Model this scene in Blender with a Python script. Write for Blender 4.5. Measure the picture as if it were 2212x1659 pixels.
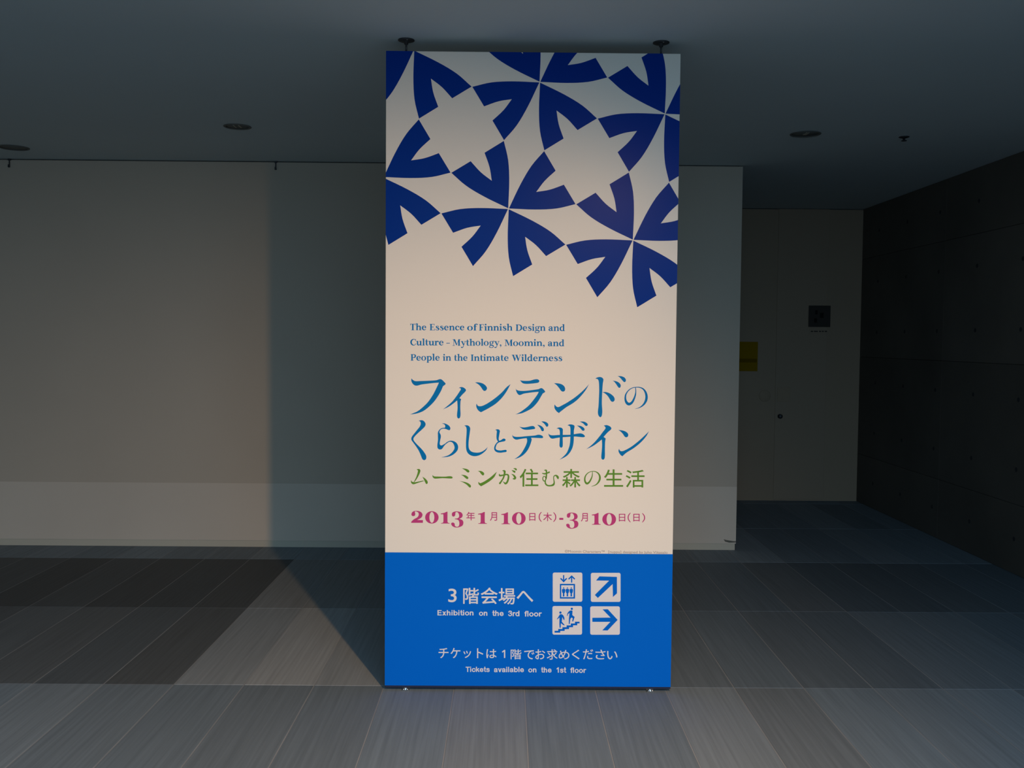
import bpy, bmesh, math, random
from mathutils import Vector, Matrix
from mathutils.geometry import tessellate_polygon
random.seed(7)
C = bpy.context.scene.collection
sc = bpy.context.scene
for o in list(bpy.data.objects): bpy.data.objects.remove(o)

# ------------------------------------------------------------------ camera, light, exposure
EYE = Vector((0, 0, 1.485)); FPX = 2083.07; PITCH, YAW, ROLL = -0.04618, -0.00607, 0.00807
_cy, _sy, _cp, _sp = math.cos(YAW), math.sin(YAW), math.cos(PITCH), math.sin(PITCH)
FW = Vector((-_sy*_cp, _cy*_cp, _sp)); _r = Vector((_cy, _sy, 0)); _u = _r.cross(FW)
RT = math.cos(ROLL)*_r + math.sin(ROLL)*_u; UP = -math.sin(ROLL)*_r + math.cos(ROLL)*_u
cam = bpy.data.cameras.new('camera'); co = bpy.data.objects.new('camera', cam); C.objects.link(co)
m3 = Matrix((RT, UP, -FW)).transposed(); co.matrix_world = Matrix.Translation(EYE) @ m3.to_4x4()
cam.sensor_fit = 'HORIZONTAL'; cam.sensor_width = 36.0; cam.lens = FPX/2212*36; cam.clip_start = 0.05
sc.camera = co

w = bpy.data.worlds.new('world'); sc.world = w; w.use_nodes = True
bg = w.node_tree.nodes['Background']; bg.inputs[0].default_value = (0.50, 0.50, 0.46, 1); bg.inputs[1].default_value = 0.22

def area(name, loc, target, sx, sy, power, col, spread=math.pi, shape='RECTANGLE'):
    l = bpy.data.lights.new(name, 'AREA'); l.shape = shape; l.size = sx; l.size_y = sy
    l.energy = power; l.color = col; l.spread = spread
    o = bpy.data.objects.new(name, l); C.objects.link(o); o.location = loc
    o.rotation_euler = (Vector(target)-Vector(loc)).to_track_quat('-Z', 'Y').to_euler()
    return o
# daylight of the tall glass front behind the camera
area('window_daylight', (1.7, -4.0, 4.15), (1.5, 3.0, 1.4), 7.0, 4.9, 600, (0.46, 0.74, 1.02))
# the lit warm downlight in the ceiling before the sign
LAMP = Vector((0.77, 0.95, 2.711))
sp = bpy.data.lights.new('downlight_lamp', 'SPOT'); sp.energy = 405; sp.color = (1.0, 0.59, 0.27)
sp.shadow_soft_size = 0.035; sp.spot_size = math.radians(94); sp.spot_blend = 1.0
so = bpy.data.objects.new('downlight_lamp', sp); C.objects.link(so); so.location = LAMP + Vector((0, 0.035, -0.105))
so.rotation_euler = (Vector((-0.80, 4.0, -0.35))-so.location).to_track_quat('-Z', 'Y').to_euler()

sc.view_settings.view_transform = 'Standard'; sc.view_settings.look = 'None'
sc.view_settings.gamma = 1.0; sc.view_settings.use_curve_mapping = False; sc.view_settings.exposure = 0.0
sc.cycles.use_denoising = True; sc.cycles.max_bounces = 8; sc.cycles.sample_clamp_indirect = 4.0

# ------------------------------------------------------------------ measures (metres)
ZC = 2.711          # ceiling
YW = 6.790          # face of the white wall
XW = 1.642          # its right corner
YB = 8.944          # end wall of the passage
XR = 3.284          # concrete wall
YS = 4.012          # face of the sign
J1, J2, TL, TW, TX0 = 4.0666, 5.2418, 1.1752, 0.300, -0.5116

def ray(px, py):
    return (RT*((px-1106)/FPX) + UP*((829.5-py)/FPX) + FW)
def on_y(px, py, y):
    d = ray(px, py); return EYE + d*(y/d.y)
def on_z(px, py, z):
    d = ray(px, py); return EYE + d*((z-EYE.z)/d.z)
def on_x(px, py, x):
    d = ray(px, py); return EYE + d*(x/d.x)

# ------------------------------------------------------------------ materials
def mat(name, col, rough=0.6, metal=0.0, spec=0.5, noise=None, bump=None, objcol=False, coat=0.0):
    m = bpy.data.materials.new(name); m.use_nodes = True; nt = m.node_tree; b = nt.nodes['Principled BSDF']
    b.inputs['Base Color'].default_value = (*col, 1); b.inputs['Roughness'].default_value = rough
    b.inputs['Metallic'].default_value = metal; b.inputs['Specular IOR Level'].default_value = spec
    b.inputs['Coat Weight'].default_value = coat
    tc = nt.nodes.new('ShaderNodeTexCoord'); src = None
    if noise or bump or objcol:
        geo = nt.nodes.new('ShaderNodeNewGeometry')
        mp = nt.nodes.new('ShaderNodeMapping'); nt.links.new(geo.outputs['Position'], mp.inputs[0])
    if noise:                                     # (scale xyz, amount)
        mp.inputs['Scale'].default_value = noise[0]
        n = nt.nodes.new('ShaderNodeTexNoise'); n.inputs['Scale'].default_value = 1; n.inputs['Detail'].default_value = 4
        nt.links.new(mp.outputs[0], n.inputs['Vector'])
        r = nt.nodes.new('ShaderNodeMapRange'); r.inputs[1].default_value = 0.25; r.inputs[2].default_value = 0.75
        r.inputs[3].default_value = 1-noise[1]; r.inputs[4].default_value = 1+noise[1]
        nt.links.new(n.outputs[0], r.inputs[0]); src = r.outputs[0]
    col_out = None
    if objcol:
        oi = nt.nodes.new('ShaderNodeObjectInfo'); col_out = oi.outputs['Color']
    if src is not None:
        mx = nt.nodes.new('ShaderNodeVectorMath'); mx.operation = 'SCALE'
        if col_out: nt.links.new(col_out, mx.inputs[0])
        else: mx.inputs[0].default_value = col
        nt.links.new(src, mx.inputs['Scale']); nt.links.new(mx.outputs[0], b.inputs['Base Color'])
    elif col_out: nt.links.new(col_out, b.inputs['Base Color'])
    if bump:                                      # (scale, strength, distance)
        n2 = nt.nodes.new('ShaderNodeTexNoise'); n2.inputs['Scale'].default_value = bump[0]; n2.inputs['Detail'].default_value = 6
        nt.links.new(geo.outputs['Position'], n2.inputs['Vector'])
        bp = nt.nodes.new('ShaderNodeBump'); bp.inputs['Strength'].default_value = bump[1]; bp.inputs['Distance'].default_value = bump[2]
        nt.links.new(n2.outputs[0], bp.inputs['Height']); nt.links.new(bp.outputs[0], b.inputs['Normal'])
    return m
M = dict(
    ceiling=mat('ceiling_paint', (0.60, 0.69, 0.71), 0.9, noise=((0.6, 0.6, 0.6), 0.05), bump=(60, 0.1, 0.002)),
    wall=mat('wall_paint', (0.48, 0.42, 0.34), 0.9, noise=((0.8, 0.8, 0.8), 0.05), bump=(80, 0.1, 0.002)),
    band=mat('wall_paint_fresh', (0.58, 0.515, 0.43), 0.9, noise=((1.5, 1.5, 1.5), 0.04), bump=(80, 0.1, 0.002)),
    base=mat('baseboard_paint', (0.50, 0.47, 0.38), 0.7),
    slot=mat('slot_black', (0.05, 0.05, 0.045), 0.9),
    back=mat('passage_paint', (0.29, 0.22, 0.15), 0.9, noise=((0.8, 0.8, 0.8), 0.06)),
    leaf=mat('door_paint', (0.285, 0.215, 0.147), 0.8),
    concrete=mat('concrete', (0.10, 0.10, 0.095), 0.85, noise=((1.3, 1.3, 1.3), 0.22), bump=(30, 0.25, 0.003), objcol=True),
    hole=mat('tie_hole_shadow', (0.03, 0.03, 0.03), 0.95),
    tile=mat('stone_tile', (0.2, 0.2, 0.2), 0.66, spec=0.18, noise=((75, 1.6, 5), 0.15), bump=(180, 0.25, 0.001), objcol=True),
    grout=mat('grout', (0.225, 0.24, 0.25), 0.9, noise=((5, 5, 5), 0.15)),
    panel=mat('sign_laminate', (0.81, 0.75, 0.655), 0.33, spec=0.16),
    edge=mat('sign_edge', (0.6, 0.6, 0.58), 0.5),
    channel=mat('sign_channel', (0.01, 0.015, 0.05), 0.5),
    steel=mat('steel', (0.6, 0.62, 0.62), 0.22, metal=1.0),
    iron=mat('dark_metal', (0.05, 0.055, 0.06), 0.5, metal=0.6),
    navy=mat('ink_navy', (0.0, 0.030, 0.25), 0.30, spec=0.035),
    blue=mat('ink_blue', (0.0, 0.135, 0.62), 0.33, spec=0.09),
    teal=mat('ink_title_blue', (0.0, 0.17, 0.45), 0.33, spec=0.09),
    green=mat('ink_green', (0.11, 0.27, 0.03), 0.33, spec=0.09),
    pink=mat('ink_magenta', (0.50, 0.05, 0.20), 0.33, spec=0.09),
    white=mat('ink_white', (0.74, 0.72, 0.72), 0.33, spec=0.09),
    grey=mat('ink_grey', (0.40, 0.35, 0.33), 0.33, spec=0.09),
    trimring=mat('downlight_ring', (0.13, 0.14, 0.13), 0.7),
    can=mat('downlight_can', (0.025, 0.027, 0.025), 0.7, spec=0.1),
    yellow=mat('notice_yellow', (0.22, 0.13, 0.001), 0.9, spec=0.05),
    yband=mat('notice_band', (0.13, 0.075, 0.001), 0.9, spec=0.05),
    plate=mat('dark_plate', (0.045, 0.04, 0.035), 0.9, spec=0.05),
    fig=mat('plate_symbol', (0.012, 0.012, 0.011), 0.9, spec=0.05),
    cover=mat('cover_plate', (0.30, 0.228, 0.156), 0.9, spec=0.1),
)

# ------------------------------------------------------------------ helpers
def obj(name, bm, m, parent=None, smooth=False):
    me = bpy.data.meshes.new(name); bm.to_mesh(me); bm.free()
    if m: me.materials.append(m)
    if smooth:
        for p in me.polygons: p.use_smooth = True
    o = bpy.data.objects.new(name, me); C.objects.link(o)
    if parent: o.parent = parent
    return o
def empty(name, loc=(0, 0, 0)):
    o = bpy.data.objects.new(name, None); C.objects.link(o); o.location = loc; o.empty_display_size = 0.1
    return o
def tag(o, label=None, cat=None, group=None, kind=None):
    for k, v in (('label', label), ('category', cat), ('group', group), ('kind', kind)):
        if v: o[k] = v
    return o
def box(bm, x0, x1, y0, y1, z0, z1, bev=0.0):
    r = bmesh.ops.create_cube(bm, size=1)
    vs = r['verts']
    for v in vs:
        v.co = Vector((x0+(v.co.x+.5)*(x1-x0), y0+(v.co.y+.5)*(y1-y0), z0+(v.co.z+.5)*(z1-z0)))
    if bev > 0:
        es = list({e for v in vs for e in v.link_edges})
        bmesh.ops.bevel(bm, geom=es, offset=bev, segments=1, affect='EDGES')
def lathe(bm, prof, c=(0, 0, 0), n=32, axis='z'):
    rings = []
    for r, h in prof:
        ring = []
        for k in range(n):
            a = 2*math.pi*k/n
            if axis == 'z': p = (c[0]+r*math.cos(a), c[1]+r*math.sin(a), c[2]+h)
            elif axis == 'y': p = (c[0]+r*math.cos(a), c[1]+h, c[2]+r*math.sin(a))
            else: p = (c[0]+h, c[1]+r*math.cos(a), c[2]+r*math.sin(a))
            ring.append(bm.verts.new(p))
        rings.append(ring)
    for a, b in zip(rings, rings[1:]):
        for k in range(n):
            bm.faces.new((a[k], a[(k+1) % n], b[(k+1) % n], b[k]))
    for ring in (rings[0], rings[-1]):
        try: bm.faces.new(ring)
        except Exception: pass
    bmesh.ops.remove_doubles(bm, verts=bm.verts, dist=1e-6)
    bmesh.ops.recalc_face_normals(bm, faces=bm.faces)
def B(*a, bev=0.0):
    bm = bmesh.new(); box(bm, *a, bev=bev); return bm

# ------------------------------------------------------------------ the setting
# ceiling slab with round holes for the downlights
DL = []                                           # (centre, radius)
for (px, py, r) in ((30, 318.5, 0.083), (513, 273.0, 0.068), (1740, 289.0, 0.078)):
    p = on_z(px, py, ZC); DL.append((Vector((p.x, p.y, ZC)), r))
outer = [Vector((-6.2, 0.3, 0)), Vector((XR+.3, 0.3, 0)), Vector((XR+.3, YB+.3, 0)), Vector((-6.2, YB+.3, 0))]
loops = [outer] + [[Vector((c.x+r*math.cos(-2*math.pi*k/32), c.y+r*math.sin(-2*math.pi*k/32), 0)) for k in range(32)] for c, r in DL]
flat = [v for l in loops for v in l]
bm = bmesh.new(); lo = [bm.verts.new((v.x, v.y, ZC)) for v in flat]; hi = [bm.verts.new((v.x, v.y, ZC+.2)) for v in flat]
for t in tessellate_polygon(loops):
    bm.faces.new([lo[i] for i in t]); bm.faces.new([hi[i] for i in reversed(t)])
k0 = 0
for l in loops:
    n = len(l)
    for i in range(n):
        a, b_ = k0+i, k0+(i+1) % n
        bm.faces.new((lo[a], lo[b_], hi[b_], hi[a]))
    k0 += n
bmesh.ops.recalc_face_normals(bm, faces=bm.faces)
ceil = obj('ceiling', bm, M['ceiling']); tag(ceil, kind='structure')

# floor: grout bed, stone tiles laid on it one by one
bm = B(-6.2, XR+.3, -9.2, YB+.3, -0.12, -0.0016)
floor = obj('floor', bm, M['grout']); tag(floor, kind='structure')
G = 0.0022
tm = bmesh.new(); box(tm, G, TW-G, G, TL-G, -0.011, 0.0, bev=0.0012)
tme = bpy.data.meshes.new('floor_tile'); tm.to_mesh(tme); tm.free(); tme.materials.append(M['tile'])
first_row = -5
cnt = 0
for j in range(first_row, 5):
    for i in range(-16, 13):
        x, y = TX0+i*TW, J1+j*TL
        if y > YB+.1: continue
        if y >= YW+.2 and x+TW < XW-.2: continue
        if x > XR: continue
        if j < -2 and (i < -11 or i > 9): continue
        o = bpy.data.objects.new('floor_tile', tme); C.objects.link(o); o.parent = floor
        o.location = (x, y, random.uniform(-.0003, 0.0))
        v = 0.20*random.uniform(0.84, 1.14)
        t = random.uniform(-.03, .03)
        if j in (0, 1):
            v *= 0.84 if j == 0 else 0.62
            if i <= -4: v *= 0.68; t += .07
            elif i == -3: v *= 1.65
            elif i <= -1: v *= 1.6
            if -3 <= i <= -1: t += .11  # lamplit triangle left of the sign: its brightness and warmth tinted into these tiles
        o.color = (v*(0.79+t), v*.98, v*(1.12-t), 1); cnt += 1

# white wall: body, freshly painted lower band, recessed baseboard, shadow slot under the ceiling
zb = 0.047; band_top = on_y(400, 1043, YW).z
bm = bmesh.new(); box(bm, -6.2, XW, YW, YB+.2, band_top, ZC-.007)
wall = obj('wall_back', bm, M['wall']); tag(wall, kind='structure')
obj('lower_wall_band', B(-6.2, XW, YW-.0015, YB+.19, zb, band_top), M['band'], wall)
bb = obj('baseboard_back', B(-6.2, XW-.006, YW+.004, YW+.2, 0, zb), M['base']); tag(bb, kind='structure')
sl = obj('trim_1', B(-6.2, XW-.02, YW+.02, YW+.2, ZC-.007, ZC), M['slot']); tag(sl, kind='structure')
# scuffed dark chip at the foot of the wall corner
p0, p1 = on_y(1563, 1166, YW), on_y(1590, 1171, YW)
bm = bmesh.new(); pts = [(p0.x, p0.z+.004), (p0.x+.02, p0.z-.001), (p1.x-.02, p1.z+.007), (XW, p1.z+.006), (XW, p1.z-.002), (p1.x-.05, p1.z-.004), (p0.x+.01, p1.z+.004)]
vs = [bm.verts.new((x, YW-.0025, z)) for x, z in pts]; f = bm.faces.new(vs)
r = bmesh.ops.extrude_face_region(bm, geom=[f])
for v in r['geom']:
    if isinstance(v, bmesh.types.BMVert): v.co.y += .002
obj('scuff_mark', bm, mat('scuff', (0.12, 0.12, 0.10), 0.9), wall)

# end wall of the passage with its flush door leaf
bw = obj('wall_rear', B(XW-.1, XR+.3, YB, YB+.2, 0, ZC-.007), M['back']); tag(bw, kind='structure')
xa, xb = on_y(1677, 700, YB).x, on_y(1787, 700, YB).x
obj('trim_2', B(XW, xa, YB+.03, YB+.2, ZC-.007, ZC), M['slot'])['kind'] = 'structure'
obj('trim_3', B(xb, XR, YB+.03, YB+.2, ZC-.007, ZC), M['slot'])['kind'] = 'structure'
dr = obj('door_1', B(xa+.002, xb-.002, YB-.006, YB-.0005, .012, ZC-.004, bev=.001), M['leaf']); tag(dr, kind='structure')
pk = on_y(1684, 899, YB)
bm = bmesh.new(); lathe(bm, [(0.0, -.045), (.014, -.043), (.020, -.036), (.019, -.026), (.009, -.020), (.009, -.008), (.021, -.006), (.021, -.002), (0, -.002)], (pk.x, YB, pk.z), 24, 'y')
obj('door_knob', bm, M['iron'], dr, True)

# concrete wall on the right: formwork panels with tie holes
cw = obj('wall_right', B(XR+.006, XR+.3, -2.2, YB+.2, 0, ZC), M['hole']); tag(cw, kind='structure')
ph, pw = 0.9, 1.8
y0 = 5.45
for a in range(-5, 3):
    ya, yb2 = y0+a*pw, y0+(a+1)*pw
    ya, yb2 = max(ya, -2.2), min(yb2, YB)
    if yb2-ya < .1: continue
    for za, zb2 in ((0.0, .45), (.45, 1.35), (1.35, 2.25), (2.25, ZC)):
        o = obj('concrete_panel', B(XR, XR+.02, ya+.0015, yb2-.0015, za+.0015, zb2-.0015, bev=.0008), M['concrete'], cw)
        v = 0.10*random.uniform(.85, 1.15); o.color = (v*1.1, v*.98, v*.80, 1)
bm = bmesh.new(); lathe(bm, [(0.0, -.0006), (.010, -.0004), (.0135, -.0012), (.0150, -.0012), (.0150, .0), (0, .0)], (0, 0, 0), 20, 'x')
hme = bpy.data.meshes.new('tie_hole'); bm.to_mesh(hme); bm.free(); hme.materials.append(M['hole'])
for k in range(-4, 6):
    y = 5.75+.6*k
    for z in (2.475, 2.025, 1.575, 1.125, .675, .225):
        if y < 3 or y > YB-.1: continue
        o = bpy.data.objects.new('tie_hole', hme); C.objects.link(o); o.parent = cw; o.location = (XR, y*1.0+.4, z)
        if o.location.y > YB-.05: bpy.data.objects.remove(o)
# side wall far left, out of the picture
lw = obj('wall_left', B(-6.4, -6.2, -9.2, YB+.2, 0, ZC), M['wall']); tag(lw, kind='structure')

# ------------------------------------------------------------------ fittings
def downlight(c, r, label, cat, baffles, group=None):
    t = empty('ceiling_downlight', c)
    bm = bmesh.new(); lathe(bm, [(r-.004, .0), (r+.010, -.0005), (r+.012, -.003), (r+.009, -.005), (r-.002, -.004), (r-.004, .0)], n=40)
    obj('trim_ring', bm, M['trimring'], t, True)
    bm = bmesh.new(); n = 32
    prof = [(r-.002, -.002), (r-.004, .05), (r*.8, .11), (r*.35, .13), (0.001, .13)]
    lathe(bm, prof, n=n)
    bmesh.ops.delete(bm, geom=[f for f in bm.faces if len(f.verts) > 8 and f.calc_center_median().z < .05], context='FACES')
    obj('reflector', bm, M['can'], t, True)
    bm = bmesh.new(); lathe(bm, [(0.001, .02), (.012, .02), (.020, .05), (.020, .12), (0.001, .12)], n=20)
    lamp = obj('bulb', bm, M['trimring'], t, True)
    for dx in baffles:
        obj('baffle', B(dx-.004, dx+.004, -r*.5, r*.35, -.003, .03), M['base'], t)
    tag(t, label, cat, group); return t
downlight(DL[0][0], DL[0][1], 'unlit round recessed downlight cut by the left edge of the picture', 'ceiling light', ())
downlight(DL[1][0], DL[1][1], 'unlit round recessed downlight with two pale bars, left of the sign', 'ceiling light', (-.014, .016))
downlight(DL[2][0], DL[2][1], 'unlit round recessed downlight with a pale centre, right of the sign', 'ceiling light', (-.004, .008))
t = empty('ceiling_spotlight', LAMP)
bm = bmesh.new(); lathe(bm, [(0.001, 0), (.045, 0), (.045, -.012), (.012, -.016), (.012, -.035), (0.001, -.035)], n=32); obj('canopy', bm, M['iron'], t, True)
bm = bmesh.new(); lathe(bm, [(0.001, -.030), (.040, -.034), (.046, -.06), (.046, -.102), (.042, -.102), (.040, -.075), (0.001, -.070)], (0, .035, 0), n=32); obj('lamp_head', bm, M['iron'], t, True)
tag(t, 'small lit spotlight fixed to the ceiling in front of the exhibition sign', 'spotlight')

p = on_z(1953, 295.5, ZC)
t = empty('sprinkler_head', (p.x, p.y, ZC))
bm = bmesh.new(); lathe(bm, [(0.001, 0), (.030, 0), (.030, -.003), (.022, -.006), (0.001, -.006)], n=28); obj('rosette', bm, M['iron'], t, True)
bm = bmesh.new(); lathe(bm, [(0.001, -.006), (.008, -.006), (.007, -.020), (.016, -.022), (.016, -.025), (0.001, -.025)], n=20); obj('deflector', bm, M['iron'], t, True)
tag(t, 'small dark sprinkler head on the ceiling near the concrete wall', 'sprinkler')

def picture_hook(px, flip, label):
    a = on_y(px, 346, YW); x = a.x
    t = empty('picture_hook', (x, YW, ZC-.007))
    obj('slider', B(-.010, .010, -.010, .018, -.004, .008, bev=.001), M['iron'], t)
    obj('rod', B(-.0035, .0035, -.0085, -.0025, -.046, 0.0, bev=.001), M['iron'], t)
    bm = bmesh.new(); box(bm, -.008*(1 if flip else .8), .008*(.5 if flip else .8), -.016, -.002, -.053, -.044, bev=.002)
    box(bm, -.005, .005, -.020, -.015, -.050, -.034, bev=.001)
    obj('hook', bm, M['iron'], t)
    tag(t, label, 'hook', 'hooks on the picture rail of the white wall'); return t
picture_hook(21, True, 'dark metal picture hook at the wall top by the left edge')
picture_hook(596, False, 'dark metal picture hook at the wall top where the shadow of the sign begins')

# notice, plate and cover plates on the end wall
def flatpiece(name, x0, y0_, x1, y1_, m, th, parent=None, Y=YB, off=0.0, bev=.0008):
    a, b_ = on_y(x0, y0_, Y), on_y(x1, y1_, Y)
    return obj(name, B(min(a.x, b_.x), max(a.x, b_.x), Y-off-th, Y-off, min(a.z, b_.z), max(a.z, b_.z), bev=bev), m, parent)
o = flatpiece('wall_notice', 1583, 738, 1636, 802, M['yellow'], .004); tag(o, 'yellow notice on the end wall, half behind the white wall corner', 'notice')
flatpiece('printed_band', 1584.5, 774.5, 1634.5, 783, M['yband'], .0006, o, off=.004, bev=0)
o = flatpiece('pictogram_plate', 1746.5, 660, 1792.5, 706.5, M['plate'], .006, off=.006); tag(o, 'small dark square pictogram plate on the end wall', 'sign')
flatpiece('figure', 1760, 670, 1765, 679, M['fig'], .0006, o, off=.012, bev=0)
flatpiece('figure', 1770.5, 676, 1778, 687, M['fig'], .0006, o, off=.012, bev=0)
flatpiece('figure', 1758, 688, 1764, 697, M['fig'], .0006, o, off=.012, bev=0)
q = flatpiece('caption_strip', 1748, 711, 1790, 721, M['leaf'], .001, off=.006); tag(q, 'narrow caption strip under the dark square plate', 'sign')
for (a, b_) in ((1751, 1756), (1758, 1766), (1769, 1773), (1775, 1779), (1781, 1786)):
    flatpiece('caption_mark', a, 714.5, b_, 717, M['plate'], .0004, q, off=.007, bev=0)
o = flatpiece('access_cover', 1679, 836, 1706, 868, M['cover'], .004, off=.006); tag(o, 'faint square cover plate above the door knob', 'cover plate')
p = on_y(1652, 855, YB); bm = bmesh.new(); lathe(bm, [(0.001, -.004), (.052, -.004), (.055, -.001), (.055, 0), (0.001, 0)], (p.x, YB, p.z), 36, 'y')
o = obj('wall_cover', bm, M['cover'], None, True); tag(o, 'faint round cover plate below the yellow notice', 'cover plate')

# ------------------------------------------------------------------ the sign
SL, SR = on_y(831.5, 800, YS).x, None
tl, tr, bl, br = on_y(832, 112, YS), on_y(1473, 114, YS), on_y(833, 1484, YS), on_y(1446, 1491, YS)
SX0, SX1 = (tl.x+bl.x)/2, (tr.x+br.x)/2
SZ1, SZ0 = (tl.z+tr.z)/2, 0.012
TH = 0.03
sign = empty('exhibition_sign', ((SX0+SX1)/2, YS, 0))
tag(sign, 'tall white and blue exhibition sign panel standing between floor and ceiling', 'sign')
OX = sign.location.copy()
def S(bm):                                       # world -> sign space
    bmesh.ops.translate(bm, verts=bm.verts, vec=-OX); return bm
ZCH = SZ0+.009
panel = obj('panel', S(B(SX0, SX1, YS, YS+TH, ZCH, SZ1, bev=.0012)), M['panel'], sign)
obj('bottom_channel', S(B(SX0+.004, SX1, YS+.003, YS+TH-.003, SZ0, ZCH)), M['channel'], sign)
for px in (876, 1405):
    p = on_y(px, 1488, YS)
    bm = B(p.x-.016, p.x+.016, YS-.004, YS+.034, 0.0, .004, bev=.001); box(bm, p.x-.008, p.x+.008, YS+.006, YS+.024, .003, SZ0+.001)
    f = obj('foot', S(bm), M['steel'], sign)
    for dx in (-.008, .008):
        bm = bmesh.new(); lathe(bm, [(0.0005, .004), (.0055, .004), (.0052, .0075), (.003, .0095), (0.0005, .0098)], (p.x+dx, YS-.006+.004, 0), 16)
        obj('bolt', S(bm), M['steel'], f, True)
for px in (877.5, 1428):
    p = on_y(px, 104, YS+.015)
    bm = bmesh.new(); lathe(bm, [(0.0005, 0), (.0042, 0), (.0042, ZC-.004-SZ1+.004), (0.0005, ZC-.004-SZ1+.004)], (p.x, YS+.015, SZ1-.004), 16)
    rd = obj('ceiling_rod', S(bm), M['iron'], sign, True)
    bm = bmesh.new(); lathe(bm, [(0.0005, 0), (.034, 0), (.034, -.003), (.026, -.006), (.009, -.008), (.008, -.018), (0.0005, -.018)], (p.x, YS+.015, ZC), 28)
    obj('flange', S(bm), M['iron'], rd, True)
    bm = bmesh.new(); lathe(bm, [(0.0005, -.004), (.0035, -.004), (.003, -.0065), (0.0005, -.007)], (p.x+.006, YS-.008, ZC), 12)
    obj('screw', S(bm), M['steel'], rd, True)

# ---- flat print: every element is a thin inked sheet on the panel
def toS(px, py):
    p = on_y(px, py, YS); return (p.x, p.z)
class Ink:
    def __init__(s, layer=1): s.bm = bmesh.new(); s.k = 0; s.base = 0.0002*layer
    def poly(s, loops):                          # loops of (x, z) sign-plane metres; first outer, rest holes
        if not isinstance(loops[0], list): loops = [loops]
        y = YS-s.base-(s.k % 7)*0.000006; s.k += 1
        L = [[Vector((x, z, 0)) for x, z in l] for l in loops]
        flat = [v for l in L for v in l]
        vs = [s.bm.verts.new((v.x, y, v.y)) for v in flat]
        for t in tessellate_polygon(L):
            a, b_, c = (flat[i] for i in t)
            if abs((b_-a).cross(c-a).z) < 1e-12: continue
            cr = (b_-a).cross(c-a).z
            try: s.bm.faces.new([vs[i] for i in (t if cr > 0 else reversed(t))])
            except Exception: pass
    def done(s, name, m, parent=None, label=None):
        for v in [v for v in s.bm.verts if not v.link_faces]: s.bm.verts.remove(v)
        o = obj(name, S(s.bm), m, parent or sign)
        if label: o['label'] = label
        return o
def curve_pts(spec):                             # closed smooth outline; '*' marks a corner
    P = []
    for t in spec.split():
        c = t.endswith('*'); x, y = t.rstrip('*').split(','); P.append((float(x), float(y), c))
    out = []; n = len(P)
    for i in range(n):
        p0, p1, p2, p3 = P[i-1], P[i], P[(i+1) % n], P[(i+2) % n]
        d = math.hypot(p2[0]-p1[0], p2[1]-p1[1])
        def tan(a, b_, c_):
            l = math.hypot(c_[0]-a[0], c_[1]-a[1]) or 1
            return ((c_[0]-a[0])/l*d, (c_[1]-a[1])/l*d)
        m1 = tan(p0, p1, p2) if not p1[2] else (p2[0]-p1[0], p2[1]-p1[1])
        m2 = tan(p1, p2, p3) if not p2[2] else (p2[0]-p1[0], p2[1]-p1[1])
        for k in range(4):
            t = k/4; h1 = 2*t**3-3*t*t+1; h2 = t**3-2*t*t+t; h3 = -2*t**3+3*t*t; h4 = t**3-t*t
            out.append((h1*p1[0]+h2*m1[0]+h3*p2[0]+h4*m2[0], h1*p1[1]+h2*m1[1]+h3*p2[1]+h4*m2[1]))
    return out
def outline(ink, spec, ox, oy, s, straight=False):
    if straight:
        pts = [tuple(map(float, t.split(','))) for t in spec.split()]
    else: pts = curve_pts(spec)
    ink.poly([toS(ox+x*s, oy+y*s) for x, y in pts])
def stroke(ink, pts, ox, oy, s, sub=5, tf=None, cut=()):
    # variable width brush line -> one strip polygon per segment, round joins
    tf = tf or (lambda x, y: toS(ox+x*s, oy+y*s))
    P = []; n = len(pts)
    for i in range(n-1):
        p0 = pts[max(i-1, 0)]; p1 = pts[i]; p2 = pts[i+1]; p3 = pts[min(i+2, n-1)]
        for k in range(sub):
            t = k/sub
            P.append(tuple(0.5*((2*p1[j])+(-p0[j]+p2[j])*t+(2*p0[j]-5*p1[j]+4*p2[j]-p3[j])*t*t+(-p0[j]+3*p1[j]-3*p2[j]+p3[j])*t**3) for j in range(3)))
    P.append(pts[-1])
    L, R_ = [], []
    for i, (x, y, wd) in enumerate(P):
        a = P[max(i-1, 0)]; b_ = P[min(i+1, len(P)-1)]
        dx, dy = b_[0]-a[0], b_[1]-a[1]; l = math.hypot(dx, dy) or 1
        nx, ny = -dy/l, dx/l; h = max(wd, .2)/2
        L.append((x+nx*h, y+ny*h)); R_.append((x-nx*h, y-ny*h))
    for i in range(len(P)-1):
        q = [L[i], L[i+1], R_[i+1], R_[i]]; ink.poly([tf(*v) for v in q]); ink.k -= 1
    ink.k += 1
    for e in (P[0], P[-1]):
        if e[2] > 1.2*(1 if s > .5 else 8) and e[1] not in cut:
            ink.poly([tf(e[0]+e[2]/2*math.cos(a*math.pi/5), e[1]+e[2]/2*math.sin(a*math.pi/5)) for a in range(10)])
def rect(ink, x0, y0, x1, y1, ox=0, oy=0, s=1):
    ink.poly([toS(ox+x*s, oy+y*s) for x, y in ((x0, y0), (x1, y0), (x1, y1), (x0, y1))])
def circle(ink, cx, cy, r, ox=0, oy=0, s=1, ry=None, hole=None, n=28):
    ry = ry or r
    def el(a, b_): return [toS(ox+(cx+a*math.cos(2*math.pi*k/n))*s, oy+(cy+b_*math.sin(2*math.pi*k/n))*s) for k in range(n)]
    ink.poly([el(r, ry), el(*hole)] if hole else el(r, ry))

# blue field at the foot
zt_l, zt_r = toS(833, 1193)[1], toS(1446, 1197)[1]
k = Ink(1); k.poly([(SX0, ZCH+.0006), (SX1, ZCH+.0006), (SX1, zt_r), (SX0, zt_l)])
k.done('blue_field', M['blue'])

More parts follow.
